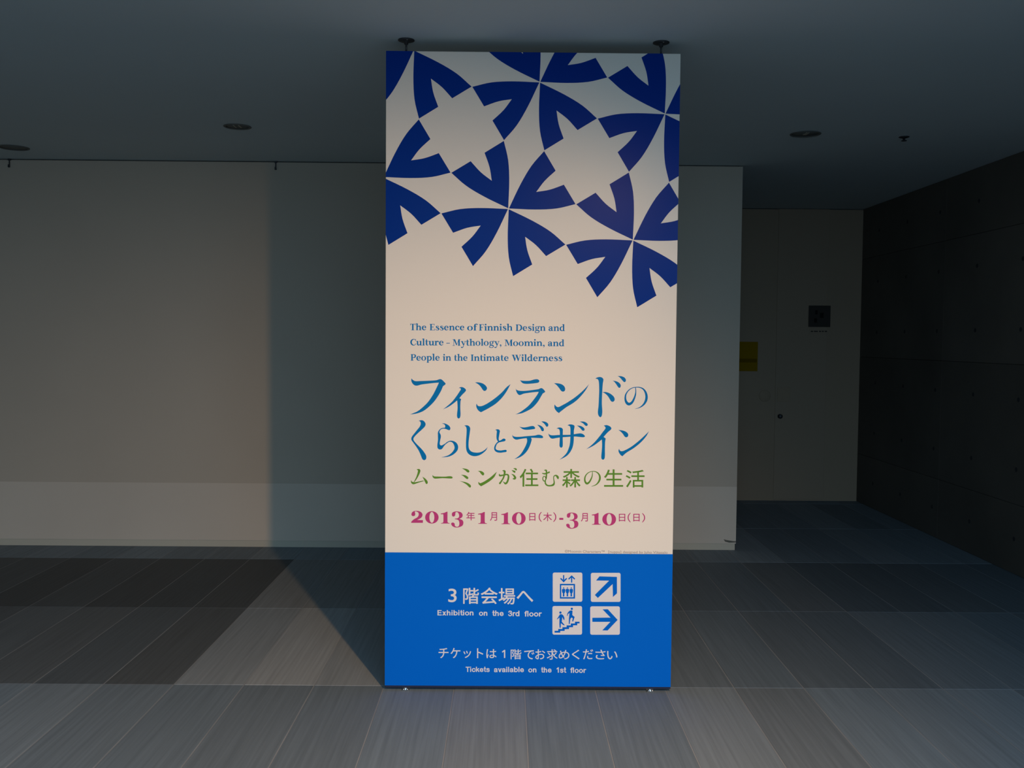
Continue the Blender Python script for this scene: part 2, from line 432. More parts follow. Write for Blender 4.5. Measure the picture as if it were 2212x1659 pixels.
# navy leaf pattern: four leaves round every node of a slanted lattice
nodes = {(0, 0): (892.7, 111), (1, 0): (1166.2, 174.8), (2, 0): (1438, 246.3), (0, 1): (831, 382.3), (1, 1): (1095.6, 449.8), (2, 1): (1367.3, 520.5)}
NS = {k_: Vector(toS(*v)) for k_, v in nodes.items()}
e1 = sum(((NS[(1, r)]-NS[(0, r)])+(NS[(2, r)]-NS[(1, r)]) for r in (0, 1)), Vector((0, 0)))/4
e2 = sum((NS[(c, 1)]-NS[(c, 0)] for c in (0, 1, 2)), Vector((0, 0)))/3
n0 = sum((NS[k_]-e1*k_[0]-e2*k_[1] for k_ in NS), Vector((0, 0)))/6
half = curve_pts('3.5,6* 45,205 93,363 161,497* 284,373* 220,275 178,178*')   # milli-cells
edge = [(a/1000, b_/1000) for a, b_ in half[:4*6]]
tip = (0.178, 0.178)
leafpts = edge + [tip] + [(b_, a) for a, b_ in reversed(edge)]
def clip(poly):
    for ax, lim, sg in ((0, SX0, 1), (0, SX1, -1), (1, SZ1, -1), (1, ZCH, 1)):
        out = []
        for i in range(len(poly)):
            a, b_ = poly[i-1], poly[i]; ia = (a[ax]-lim)*sg >= 0; ib = (b_[ax]-lim)*sg >= 0
            if ia != ib:
                t = (lim-a[ax])/(b_[ax]-a[ax]); out.append((a[0]+(b_[0]-a[0])*t, a[1]+(b_[1]-a[1])*t))
            if ib: out.append(b_)
        poly = out
        if not poly: return poly
    return poly
for i in range(-1, 4):
    for j in range(-1, 2):
        for q in range(4):
            pts = []
            for a, b_ in leafpts:
                for _ in range(q): a, b_ = -b_, a
                v = n0 + e1*(i+a) + e2*(j+b_); pts.append((v.x, v.y))
            c = clip(pts)
            ar = abs(sum(c[m_-1][0]*c[m_][1]-c[m_][0]*c[m_-1][1] for m_ in range(len(c))))/2 if len(c) > 2 else 0
            if ar > 2e-5:
                k = Ink(1); k.poly(c); k.done('pattern_leaf', M['navy'])

# title, two brush-written lines
A_ = (880, 800, .10398); B_ = (1100, 800, .081374); C_ = (1270, 800, .06632)
D_ = (880, 900, .081374); E_ = (1050, 900, .081374); F_ = (1220, 900, .085895)
T1 = [(A_, '85,165* 110,195 160,222 250,222 450,215 600,205 645,190 690,182 725,200 770,245 795,275 780,300 740,330* 700,425 630,545 550,655 450,755 340,840 220,890 120,910 55,915* 120,890 210,850 320,765 430,655 530,510 600,375 655,255* 560,262 400,280 290,295 200,318 150,310 105,270 82,220'),
 (A_, '740,812* 830,740 930,650 1020,535 1090,430 1112,390 1095,370 1065,370* 1100,350 1150,350 1200,380 1218,412 1200,445 1140,505 1080,580* 1115,598 1105,640 1100,780 1105,900 1100,960 1085,990 1060,1000 1038,980 1030,930 1042,800 1040,700 1035,625* 960,685 860,755'),
 (A_, '1405,250* 1480,250 1560,270 1620,310 1655,365 1640,410 1605,428 1570,410 1530,350 1480,295'),
 (A_, '2145,285* 2060,440 1960,575 1840,690 1700,780 1580,845 1530,870* 1480,840 1440,780 1430,730 1440,690* 1465,735 1520,745 1600,720 1720,650 1850,555 1970,450 2060,350'),
 (B_, '285,262* 350,275 450,280 560,272 650,245 740,235 790,260 798,295 770,325 700,340 560,355 430,358 350,335'),
 (B_, '170,480* 195,515 260,540 400,545 600,525 780,498* 850,470 900,495 945,545 955,570 890,615* 840,700 770,820 680,930 580,1020 450,1090 330,1140 165,1168* 270,1120 380,1045 500,950 600,840 700,710 760,620 783,570* 650,580 500,600 380,620 290,655 240,640 195,575'),
 (B_, '1185,340* 1290,345 1380,365 1450,410 1485,480 1475,540 1430,565 1380,545 1320,465 1250,385'),
 (B_, '2120,365* 2040,510 1940,640 1820,770 1680,880 1520,975 1350,1105* 1320,1135* 1260,1090 1205,1010 1198,940 1210,905* 1240,950 1300,975 1400,930 1560,840 1740,720 1900,590 2020,475'),
 (C_, '240,265* 310,230 390,215 460,235 500,280 505,320 485,440 470,650 458,900 455,1100 468,1300 462,1430 435,1510 405,1525 365,1500 330,1430 325,1330 345,1150 355,950 365,700 362,480 350,350 320,290 280,275'),
 (C_, '470,710* 570,705 680,735 780,795 850,870 872,940 855,1000 800,1025 750,1000 700,920 640,830 560,755'),
 (C_, '805,335* 920,355 1010,400 1062,460 1070,510 1050,560 1015,570 980,540 920,450 860,375'),
 (C_, '965,185* 1080,190 1170,220 1225,275 1238,330 1215,375 1180,382 1150,360 1100,300 1030,225')]
T2 = [(D_, '295,115* 350,95 410,100 460,140 485,200 465,260 400,330 300,420 200,520 162,580 175,640 260,740 370,850 450,950 500,1040 500,1110 475,1145 440,1155 400,1130 365,1050 310,920 230,790 150,680 105,610 115,540 180,450 260,350 330,260 355,190 340,130'),
 (D_, '915,175* 990,180 1080,220 1130,270 1142,315 1125,355 1085,355 1040,335 980,318* 1000,280 1005,250 985,210'),
 (D_, '800,700* 795,780 805,840 845,868 890,870 925,850 960,800 1000,750 1060,700* 1055,680* 1000,715 950,745 910,762 880,758 862,730 860,690*'),
 (D_, '1510,235* 1580,228 1640,255 1668,310 1660,400 1640,550 1625,700 1630,820 1660,890 1720,935 1830,955 1930,945 2020,905 2090,850 2135,800* 2090,890 2010,965 1910,1025 1800,1050 1700,1035 1610,975 1565,880 1555,720 1562,560 1572,400 1568,310 1550,265'),
 (E_, '240,352* 290,335 345,345 368,385 360,430 345,520 335,590 345,640 330,675* 300,640 278,580 278,480 285,400 275,365'),
 (E_, '335,645* 400,620 450,585 495,585 518,615 500,648 430,665 350,680 320,670*'),
 (E_, '880,262* 940,280 1020,285 1110,270 1200,250 1260,252 1300,290 1298,320 1240,335 1130,348 1040,348 960,325'),
 (E_, '690,475* 720,515 790,535 900,535 1100,515 1300,500 1370,482 1440,485 1500,515 1515,550 1490,570 1400,568 1200,562 1000,580 880,600 810,612 760,598 710,550'),
 (E_, '1070,550* 1190,560* 1212,600 1195,680 1160,780 1110,880 1040,970 960,1040 860,1095 745,1130* 850,1060 930,980 1000,870 1060,750 1090,640'),
 (E_, '1355,212* 1440,235 1500,275 1535,330 1528,375 1500,388 1470,370 1435,300'),
 (E_, '1465,125* 1550,130 1620,160 1652,205 1645,250 1615,270 1590,250 1545,190'),
 (F_, '-416,421* -378,455 -312,469 -132,459 140,455 250,438 330,425 400,420 460,440 505,485 500,508 460,518 380,512 250,500 0,515 -103,521 -226,540 -312,554 -359,535 -397,483'),
 (E_, '1868,315* 1930,288 2000,295 2035,330 2038,380 2035,550 2035,780 2015,815 1995,825 1965,810 1948,770 1955,600 1958,440 1950,360 1925,325'),
 (F_, '65,220* 120,195 190,200 240,225 245,270 230,350 228,500 225,620 200,760 150,870 80,960 0,1020 -136,1085* -37,1004 48,909 95,805 125,700 138,560 142,400 140,290 125,240 95,228'),
 (F_, '305,222* 400,235 460,265 498,310 490,348 465,355 435,345 390,290'),
 (F_, '375,122* 480,125 545,155 578,195 565,228 540,235 510,220 460,170'),
 (F_, '538,820* 650,735 760,630 870,500 960,380 1025,290 1010,250 978,225* 1050,212 1110,230 1160,265 1172,300 1155,330 1090,385 975,510* 1030,548* 1015,640 1010,800 1010,980 1000,1050 975,1080 955,1082 925,1060 918,1000 930,850 938,700 932,575* 850,640 740,720 640,775'),
 (F_, '1348,335* 1440,345 1520,370 1575,410 1598,455 1585,500 1548,520 1505,500 1465,440 1410,380'),
 (F_, '2122,365* 2050,490 1950,610 1830,720 1700,815 1560,900 1470,975* 1450,998* 1400,960 1355,885 1352,840 1365,805* 1385,850 1430,870 1500,850 1650,770 1800,660 1950,530 2060,425')]
NO = [(1550,560,25),(1560,680,30),(1545,800,45),(1500,930,60),(1430,1050,75),(1335,1100,90),(1262,1050,84),(1222,950,65),(1225,820,50),(1270,720,38),(1350,630,30),(1450,572,24),(1560,552,24),(1680,555,30),(1790,600,45),(1870,700,65),(1908,830,80),(1898,960,82),(1840,1080,66),(1750,1170,42),(1650,1225,22),(1535,1252,6)]
RA = [(1000,305,26),(920,313,22),(860,355,25),(832,420,44),(850,510,80),(842,620,62),(830,700,56),(828,760,60)]
RB = [(1040,695,26),(1120,655,25),(1200,665,45),(1268,720,85),(1300,805,98),(1280,890,88),(1200,980,65),(1100,1040,40),(1000,1065,20),(905,1078,4)]
TO = [(350,660,40),(290,705,30),(250,770,38),(234,840,42),(255,890,52),(310,920,60),(390,928,60),(460,918,60),(518,910,62)]
for T_, parts in ((T1, (((0,), ()), ((1,), ()), ((2, 3), ()), ((4, 5), ()), ((6, 7), ()), ((8, 9, 10, 11), ()), ((), ((NO, C_),)))),
                  (T2, (((0,), ()), ((1, 2), ((RA, D_), (RB, D_))), ((3,), ()), ((4, 5), ((TO, E_),)), ((6, 7, 8, 9, 10), ()), ((11, 12, 13, 14, 15), ()), ((16,), ()), ((17, 18), ())))):
    for idx, sts in parts:
        k = Ink()
        for n_ in idx: outline(k, T_[n_][1], *T_[n_][0])
        for st_, fr in sts: stroke(k, st_, *fr)
        k.done('title_character', M['teal'])

# glyphs of the built-in typeface, fitted to measured boxes
_cache = {}
def glyph(text, bold=0.0):
    key = (text, bold)
    if key not in _cache:
        cu = bpy.data.curves.new('t', 'FONT'); cu.body = text; cu.size = 1; cu.offset = bold; cu.resolution_u = 6
        o = bpy.data.objects.new('t', cu); C.objects.link(o); bpy.context.view_layer.update()
        me = bpy.data.meshes.new_from_object(o.evaluated_get(bpy.context.evaluated_depsgraph_get()))
        vs = [(v.co.x, v.co.y) for v in me.vertices]; fs = [tuple(p_.vertices) for p_ in me.polygons]
        bpy.data.objects.remove(o); bpy.data.curves.remove(cu); bpy.data.meshes.remove(me)
        _cache[key] = (vs, fs)
    return _cache[key]
def fit(ink, text, x0, x1, ytop, ybot, bold=0.0, cap=None, slope=0.0):
    vs, fs = glyph(text)
    if not vs: print('no glyph', text); return
    gx0, gx1 = min(v[0] for v in vs), max(v[0] for v in vs); gy0, gy1 = min(v[1] for v in vs), max(v[1] for v in vs)
    if cap:                                       # fit cap height and baseline instead of the box
        gy0, gy1 = 0, max(v[1] for v in glyph('E')[0])
    d = bold                                      # pixels; heavier weight: the outline laid down several times, slightly apart
    offs = [(0, 0)] if d == 0 else [(d*math.cos(a*math.pi/4), d*math.sin(a*math.pi/4)) for a in range(8)]+[(0, 0)]
    for ox, oy in offs:
        y = YS-ink.base-(ink.k % 11)*0.000005; ink.k += 1; bv = []
        for a, b_ in vs:
            px = x0+d+(a-gx0)/(gx1-gx0)*(x1-x0-2*d)+ox; py = ybot-d-(b_-gy0)/(gy1-gy0)*(ybot-ytop-2*d)+slope*(px-x0)+oy
            q = toS(px, py); bv.append(ink.bm.verts.new((q[0], y, q[1])))
        for f in fs:
            try:
                fc = ink.bm.faces.new([bv[i] for i in f]); fc.normal_update()
                if fc.normal.y > 0: fc.normal_flip()
            except Exception: pass

# green line
G_ = (880, 1005, .11754); H_ = (1140, 1005, .11754)
GO = ('70,272* 85,300 130,312 200,300 300,280* 302,292* 200,322 110,350 75,330 65,300', '275,210* 330,245 370,295 372,330 350,345 330,320 305,265',
      '460,180* 490,203 560,207 700,209 780,201 825,213 828,237 800,244 650,237 520,246 490,240 465,215',
      '1000,55* 1070,63 1120,83 1140,110 1125,133 1100,127 1060,92', '985,175* 1060,183 1110,213 1120,240 1100,254 1070,237 1030,202', '958,290* 1060,308 1130,338 1167,375 1160,408 1135,402 1090,357 1020,314',
      '1295,102* 1360,108 1405,138 1410,170 1390,187 1360,167 1330,127', '1645,118* 1600,212 1530,280 1450,334 1355,387* 1315,355 1303,325 1310,303* 1330,328 1365,321 1440,281 1530,219 1600,158',
      '1905,156* 1960,173 1997,215 1997,245 1970,264 1935,247 1962,232* 1945,197', '1912,90* 1965,98 1987,118 1970,140', '1942,58* 1990,53 2012,75 2000,97 1975,77')
MU = ([(180,78,12),(215,92,44),(208,140,40),(178,215,28),(145,275,18),(122,308,10)], G_)
GA = ([(1690,162,12),(1700,190,30),(1770,180,24),(1830,170,26),(1857,195,30),(1852,260,32),(1828,318,34),(1800,335,34),(1775,315,16),(1755,300,6)], G_)
GB = ([(1750,100,10),(1785,108,36),(1785,160,32),(1765,230,27),(1730,290,26),(1700,332,34)], G_)
MA = ([(300,95,6),(335,93,30),(345,130,26),(342,200,26),(335,250,22),(310,292,18),(284,275,18),(276,235,16),(298,203,15),(328,222,15),(333,250,12)], H_)
MB_ = ([(322,280,22),(326,335,26),(360,370,26),(420,375,27),(470,358,36),(486,318,24),(478,260,17),(477,212,16),(500,188,20),(528,192,30),(550,218,42),(556,240,30)], H_)
MC = ([(268,148,14),(310,157,26),(360,142,24),(393,128,30)], H_)
NG = ([(1190,120,10),(1185,190,17),(1165,250,24),(1130,310,30),(1090,336,36),(1058,308,32),(1048,250,26),(1065,190,20),(1110,140,15),(1170,115,12),(1230,114,14),(1285,140,22),(1320,190,30),(1325,250,34),(1300,310,28),(1250,360,17),(1170,390,5)], H_)
for idx, sts in (((0, 1), (MU,)), ((2,), ()), ((3, 4, 5), ()), ((6, 7), ()), ((8, 9, 10), (GA, GB)), ((), (MA, MB_, MC)), ((), (NG,))):
    k = Ink()
    for n_ in idx: outline(k, GO[n_], *G_)
    for st_, fr in sts: stroke(k, st_, *fr)
    k.done('subtitle_character', M['green'])
for ch, x0, x1, y0_, y1_ in (('住', -148, 195, 65, 395), ('森', 632, 970, 68, 408), ('生', 1402, 1753, 75, 395), ('活', 1800, 2147, 85, 410)):
    k = Ink(); fit(k, ch, 1140+x0*.11754, 1140+x1*.11754, 1005+y0_*.11754, 1005+y1_*.11754, .30); k.done('subtitle_character', M['green'])

# date line
I_ = (880, 1090, .11754); J_ = (1130, 1090, .12206)
k = Ink()
two = '75,180 85,145 120,120 175,115 235,128 275,170 272,215 240,252 180,283* 287,285* 285,335* 70,335* 72,315 120,270 180,235 205,200 205,155 175,132 140,128 145,165 138,200 110,212 82,202'
one = '615,163* 680,150 725,130 738,130* 738,310 747,332 777,338* 777,348* 618,348* 618,338* 652,332 662,310* 662,190 656,178 615,178*'
three = '818,190 825,150 870,128 930,126 990,145 1016,190 1002,235 955,262* 1010,285 1030,330 1012,385 950,415 890,421 830,397 804,352 820,332 850,332 870,355 874,388 905,408 942,395 955,345 940,290 905,272 873,269* 873,257* 915,253 945,233 950,190 925,143 890,140 882,165 880,190 860,218 830,215'
ND = lambda: k.done('date_character', M['pink'])
outline(k, two, *I_); ND()
k = Ink(); circle(k, 450, 235, 124, *I_, ry=114, hole=(45, 100)); ND()
for dx, dy in ((0, 0), (80.5, .6), (130.6, 1.4), (326.2, 2.6)): k = Ink(); outline(k, one, 880+dx, 1090+dy, .11754); ND()
for dx, dy in ((0, 0), (248.4, 2.6)): k = Ink(); outline(k, three, 880+dx, 1090+dy, .11754); ND()
k = Ink(); circle(k, 2048, 255, 126, *I_, ry=116, hole=(47, 101)); ND()
k = Ink(); circle(k, 1523, 260, 122, *J_, ry=112, hole=(45, 97)); ND()
for ch, fr, x0, x1, y0_, y1_ in (('年', I_, 1083, 1242, 133, 290), ('月', I_, 1518, 1648, 140, 297), ('日', J_, 108, 218, 150, 286), ('木', J_, 355, 510, 140, 293), ('月', J_, 1023, 1145, 150, 300), ('日', J_, 1695, 1808, 163, 298), ('日', J_, 1950, 2062, 163, 298)):
    k = Ink(); fit(k, ch, fr[0]+x0*fr[2], fr[0]+x1*fr[2], fr[1]+y0_*fr[2], fr[1]+y1_*fr[2], .22); ND()
for xs, xm, y0_, y1_ in ((322, 278, 135, 300), (540, 584, 140, 302), (1896, 1852, 150, 308), (2112, 2156, 155, 310)):
    k = Ink(); stroke(k, [(xs, y0_, 12), ((xs+2*xm)/3, y0_+40, 18), (xm+(xs-xm)*.15, (y0_+y1_)/2, 19), ((xs+2*xm)/3, y1_-40, 18), (xs, y1_, 12)], *J_); ND()
k = Ink(); rect(k, 640, 235, 712, 270, *J_); ND()

# serif English lines, drawn letter by letter (x-height 10, capitals 14, y up)
def serif_letters():
    L = {}
    def sf(x, y, w_=2.9, l=1.1): return ('r', x-w_/2-l, y, x+w_/2+l, y+.95)
    def sft(x, y, w_=2.9, l=1.5): return ('r', x-w_/2-l, y-.95, x+w_/2+l, y)
    def st(x, y0_, y1_, w_=2.9): return ('r', x-w_/2, y0_, x+w_/2, y1_)
    def flag(x, y): return ('p', [(x-1.45, y), (x-3.1, y-.7), (x-3.1, y-1.4), (x-1.45, y-1.5)])
    arch = lambda x: ('s', [(x, 7.2, 1.2), (x+1.8, 9.0, 1.5), (x+4.0, 9.0, 2.3), (x+5.3, 7.0, 2.8), (x+5.4, 4, 2.9), (x+5.4, 0, 2.9)])
    L['o'] = ([('e', 5.3, 5, 5.2, 5.2, 2.3, 4.3)], 11.2)
    L['e'] = ([('r', 2.3, 5.1, 9.4, 6.1), ('s', [(8.3, 5.6, 2.4), (8.0, 7.9, 2.2), (5.4, 9.6, 1.2), (2.7, 8.0, 2.4), (1.8, 5, 3.0), (2.7, 2.2, 2.7), (5.6, .7, 1.7), (9.3, 2.5, .8)])], 10.6)
    L['c'] = ([('s', [(7.9, 7.7, 2.8), (6.6, 9.4, 1.2), (5.2, 9.6, 1.2), (2.7, 8.0, 2.4), (1.8, 5, 3.0), (2.7, 2.2, 2.7), (5.6, .7, 1.6), (9.0, 2.5, .8)])], 9.8)
    L['s'] = ([('s', [(7.3, 7.0, 1.0), (6.9, 8.9, 1.1), (4.6, 9.6, 1.2), (2.4, 8.3, 2.2), (2.9, 6.5, 2.7), (5, 5.2, 2.9), (7.1, 3.8, 2.7), (6.8, 1.6, 2.2), (4.2, .5, 1.2), (1.7, 1.2, 1.1), (1.2, 3.2, 1.0)])], 9.0)
    L['n'] = ([st(2.9, 0, 9.8), sf(2.9, 0), flag(2.9, 9.9), arch(4.0), sf(9.4, 0)], 12.4)
    L['m'] = ([st(2.9, 0, 9.8), sf(2.9, 0), flag(2.9, 9.9), arch(4.0), sf(9.4, 0), arch(10.5), sf(15.9, 0)], 18.8)
    L['h'] = ([st(2.9, 0, 15), sf(2.9, 0), flag(2.9, 15), arch(4.0), sf(9.4, 0)], 12.4)
    L['u'] = ([('s', [(2.9, 9.8, 2.9), (2.9, 4, 2.9), (3.4, 1.6, 2.7), (5.4, .8, 1.8), (8.0, 2.4, 1.2)]), flag(2.9, 9.9), st(9.3, 0, 9.8), flag(9.3, 9.9), ('r', 9.3, 0, 12, .95)], 12.4)
    L['i'] = ([st(2.9, 0, 9.8), sf(2.9, 0), flag(2.9, 9.9), ('e', 2.9, 13.2, 1.75, 1.75, 0, 0)], 6.0)
    L['l'] = ([st(2.9, 0, 15), sf(2.9, 0), flag(2.9, 15)], 6.0)
    L['t'] = ([('s', [(3.0, 12.4, 2.0), (3.0, 9, 2.9), (3.0, 3, 2.9), (3.6, 1.1, 2.2), (5.2, .8, 1.4), (6.9, 1.6, .8)]), ('r', .3, 8.9, 6.6, 9.9)], 7.2)
    L['r'] = ([st(2.9, 0, 9.8), sf(2.9, 0, l=1.7), flag(2.9, 9.9), ('s', [(3.9, 6.8, 1.2), (5.4, 8.9, 1.6), (7.2, 8.7, 2.8), (7.6, 8.2, 2.8)])], 9.0)
    L['f'] = ([('s', [(3.0, 0, 2.9), (3.0, 10, 2.9), (3.3, 12.9, 2.6), (5.2, 14.4, 1.4), (7.0, 13.3, 2.4)]), sf(3.0, 0), ('r', .4, 8.9, 6.4, 9.9)], 6.8)
    L['d'] = ([st(8.6, 0, 15), flag(8.6, 15), ('r', 8.6, 0, 11.3, .95), ('s', [(8.2, 8.6, 1.0), (5.8, 9.6, 1.3), (2.8, 8.0, 2.5), (1.8, 5, 3.0), (2.7, 2.0, 2.6), (5.2, .6, 1.6), (8.2, 2.2, 1.2)])], 12.0)
    L['p'] = ([st(2.9, -4.6, 9.8), sf(2.9, -4.6), flag(2.9, 9.9), ('s', [(3.6, 8.0, 1.1), (6.0, 9.4, 1.5), (9.0, 8.0, 2.6), (9.9, 5, 3.0), (8.9, 2, 2.6), (6.2, .5, 1.5), (3.6, 1.6, 1.1)])], 12.2)
    L['g'] = ([('e', 5, 6.6, 4.2, 3.5, 1.7, 2.6), ('s', [(7.6, 8.8, 1.0), (9.0, 9.9, 1.4), (10.0, 9.5, 1.8)]), ('s', [(3.2, 3.8, 1.2), (2.0, 2.4, 1.6), (3.0, 1.2, 2.2), (7.2, .8, 2.4), (9.0, -1.0, 2.0), (8.0, -3.4, 1.5), (4.8, -4.2, 1.2), (1.5, -3.4, 1.6), (1.1, -1.6, 1.6), (2.6, .2, 1.2)])], 10.6)
    L['a'] = ([('s', [(1.9, 7.2, 2.4), (2.8, 9.2, 1.4), (5.0, 9.6, 1.4), (7.2, 8.4, 2.6), (7.4, 5, 2.9), (7.4, 1.8, 2.8), (8.6, .7, 1.4), (10.2, 1.6, .8)]), ('s', [(7.2, 6.0, 1.0), (3.6, 4.9, 2.0), (1.8, 2.8, 2.8), (3.2, .8, 1.8), (5.4, 1.0, 1.4), (7.2, 2.6, 1.0)])], 10.8)
    L['y'] = ([('p', [(.9, 9.6), (4.1, 9.6), (7.2, 2.6), (5.6, .2)]), ('s', [(9.6, 9.4, 1.0), (6.4, 1.2, 1.1), (4.6, -3.0, 1.5), (2.6, -4.2, 1.8), (1.6, -3.4, 2.4)]), ('r', -.1, 8.9, 5.2, 9.85), ('r', 7.3, 8.9, 11.2, 9.85)], 11.0)
    L[','] = ([('e', 2.4, 1.2, 1.7, 1.6, 0, 0), ('s', [(3.4, 1.0, 1.4), (3.2, -1.2, 1.1), (1.6, -3.0, .7)])], 5.0)
    L['–'] = ([('r', .5, 4.6, 7.5, 6.0)], 8)
    L['T'] = ([st(6, 0, 14, 3.1), sf(6, 0, 3.1, 1.8), ('r', .5, 12.9, 11.5, 14), ('p', [(.3, 14), (1.3, 14), (1.5, 10.4), (.7, 10.4)]), ('p', [(11.7, 14), (10.7, 14), (10.5, 10.4), (11.3, 10.4)])], 12)
    L['E'] = ([st(3.4, 0, 14, 3.1), ('r', .6, 0, 11, 1.0), ('r', .6, 13, 10.5, 14), ('r', 3, 6.7, 7.6, 7.7), ('r', 7.2, 5.2, 8.0, 9.2), ('p', [(10.8, 14), (9.8, 14), (9.6, 10.6), (10.4, 10.6)]), ('p', [(11.5, 0), (10.3, 0), (10.2, 3.8), (11, 3.8)])], 12.2)
    L['F'] = ([st(3.4, 0, 14, 3.1), ('r', .6, 0, 6.6, 1.0), ('r', .6, 13, 10.5, 14), ('r', 3, 6.5, 7.6, 7.5), ('r', 7.2, 5.0, 8.0, 9.0), ('p', [(10.8, 14), (9.8, 14), (9.6, 10.6), (10.4, 10.6)])], 11.2)
    L['D'] = ([st(3.4, 0, 14, 3.1), ('r', .6, 0, 5, 1.0), ('r', .6, 13, 5, 14), ('s', [(4, 13.5, 1.0), (8, 13.2, 1.4), (11.4, 10.8, 2.8), (12.4, 7, 3.3), (11.4, 3.2, 2.8), (8, .8, 1.4), (4, .5, 1.0)])], 14.6)
    L['C'] = ([('s', [(11.8, 9.8, .9), (11.0, 12.6, 1.2), (7.8, 13.6, 1.3), (4.0, 11.6, 2.8), (2.3, 7, 3.3), (4.0, 2.4, 2.8), (7.8, .5, 1.5), (10.6, 1.6, 1.2), (12.2, 4.2, .9)]), ('r', 11.2, 9.6, 12.2, 13.8)], 13)
    L['M'] = ([('r', 2.4, 0, 3.4, 13.6), ('r', .4, 0, 5.2, 1.0), ('r', .4, 13, 5, 14), ('p', [(2.2, 14), (5.6, 14), (9.6, 3.6), (8.4, .4)]), ('p', [(8.4, .4), (9.4, 1.2), (13.8, 13.2), (12.6, 13.2)]), st(13.9, 0, 14, 3.1), ('r', 11, 0, 16.8, 1.0), ('r', 12.4, 13, 16.8, 14)], 17.4)
    L['P'] = ([st(3.4, 0, 14, 3.1), ('r', .6, 0, 6.6, 1.0), ('r', .6, 13, 5, 14), ('s', [(4, 13.5, 1.0), (7.6, 13.3, 1.4), (10, 11.8, 2.6), (10.3, 9.9, 3.0), (9.4, 7.6, 2.6), (7.2, 6.5, 1.4), (4, 6.4, 1.0)])], 12.2)
    L['I'] = ([st(3.4, 0, 14, 3.1), ('r', .5, 0, 6.3, 1.0), ('r', .5, 13, 6.3, 14)], 6.9)
    L['W'] = ([('p', [(1.2, 14), (4.6, 14), (8.0, 4.2), (6.6, 0), (6.2, 0)]), ('p', [(6.2, 0), (7.0, 0), (10.2, 11), (9.4, 11.6)]), ('p', [(8.2, 14), (11.6, 14), (15.0, 4.2), (13.6, 0), (13.2, 0)]), ('p', [(13.2, 0), (14.0, 0), (18.6, 14), (17.6, 14)]), ('r', .2, 13, 5.8, 14), ('r', 7.2, 13, 12.4, 14), ('r', 15.8, 13, 19.8, 14)], 20)
    return L
SERIF = serif_letters()
def word(ink, text, x0, x1, yb_, u=13.9/14, SER=None):
    SER = SER or SERIF
    adv = 0; places = []
    for ch in text: places.append(adv); adv += SER[ch][1]
    sx = (x1-x0)/(adv-.8)
    for ch, off in zip(text, places):
        tf = lambda x, y: toS(x0+(off+x-.4)*sx, yb_-y*u)
        for g in SER[ch][0]:
            if g[0] == 'r': ink.poly([tf(g[1], g[2]), tf(g[3], g[2]), tf(g[3], g[4]), tf(g[1], g[4])])
            elif g[0] == 'p': ink.poly([tf(*p_) for p_ in g[1]])
            elif g[0] == 'e':
                el = lambda a, b_: [tf(g[1]+a*math.cos(k_*math.pi/12), g[2]+b_*math.sin(k_*math.pi/12)) for k_ in range(24)]
                ink.poly([el(g[3], g[4]), el(g[5], g[6])] if g[5] else el(g[3], g[4]))
            else: stroke(ink, g[1], 0, 0, 1, sub=4, tf=tf, cut=(0, 9.8))
LINES = ((713.4, 715.3, (('The', 886, 921.3), ('Essence', 928, 1003.5), ('of', 1009.4, 1030), ('Finnish', 1034.6, 1107.2), ('Design', 1113.9, 1178.6), ('and', 1184.7, 1220.5))),
         (746.2, 748.2, (('Culture', 886, 958.5), ('–', 964, 971.8), ('Mythology,', 977.6, 1083.6), ('Moomin,', 1089.9, 1177), ('and', 1183.5, 1219.3))),
         (779.0, 780.8, (('People', 887, 950.2), ('in', 956.9, 974.6), ('the', 981, 1010.4), ('Intimate', 1017, 1099), ('Wilderness', 1105.5, 1214.6))))
for ya, yb_, ws in LINES:
    for t_, x0, x1 in ws:
        k = Ink(); word(k, t_, x0, x1, ya+(yb_-ya)*(x0-886)/334); k.done('printed_word', M['teal'])

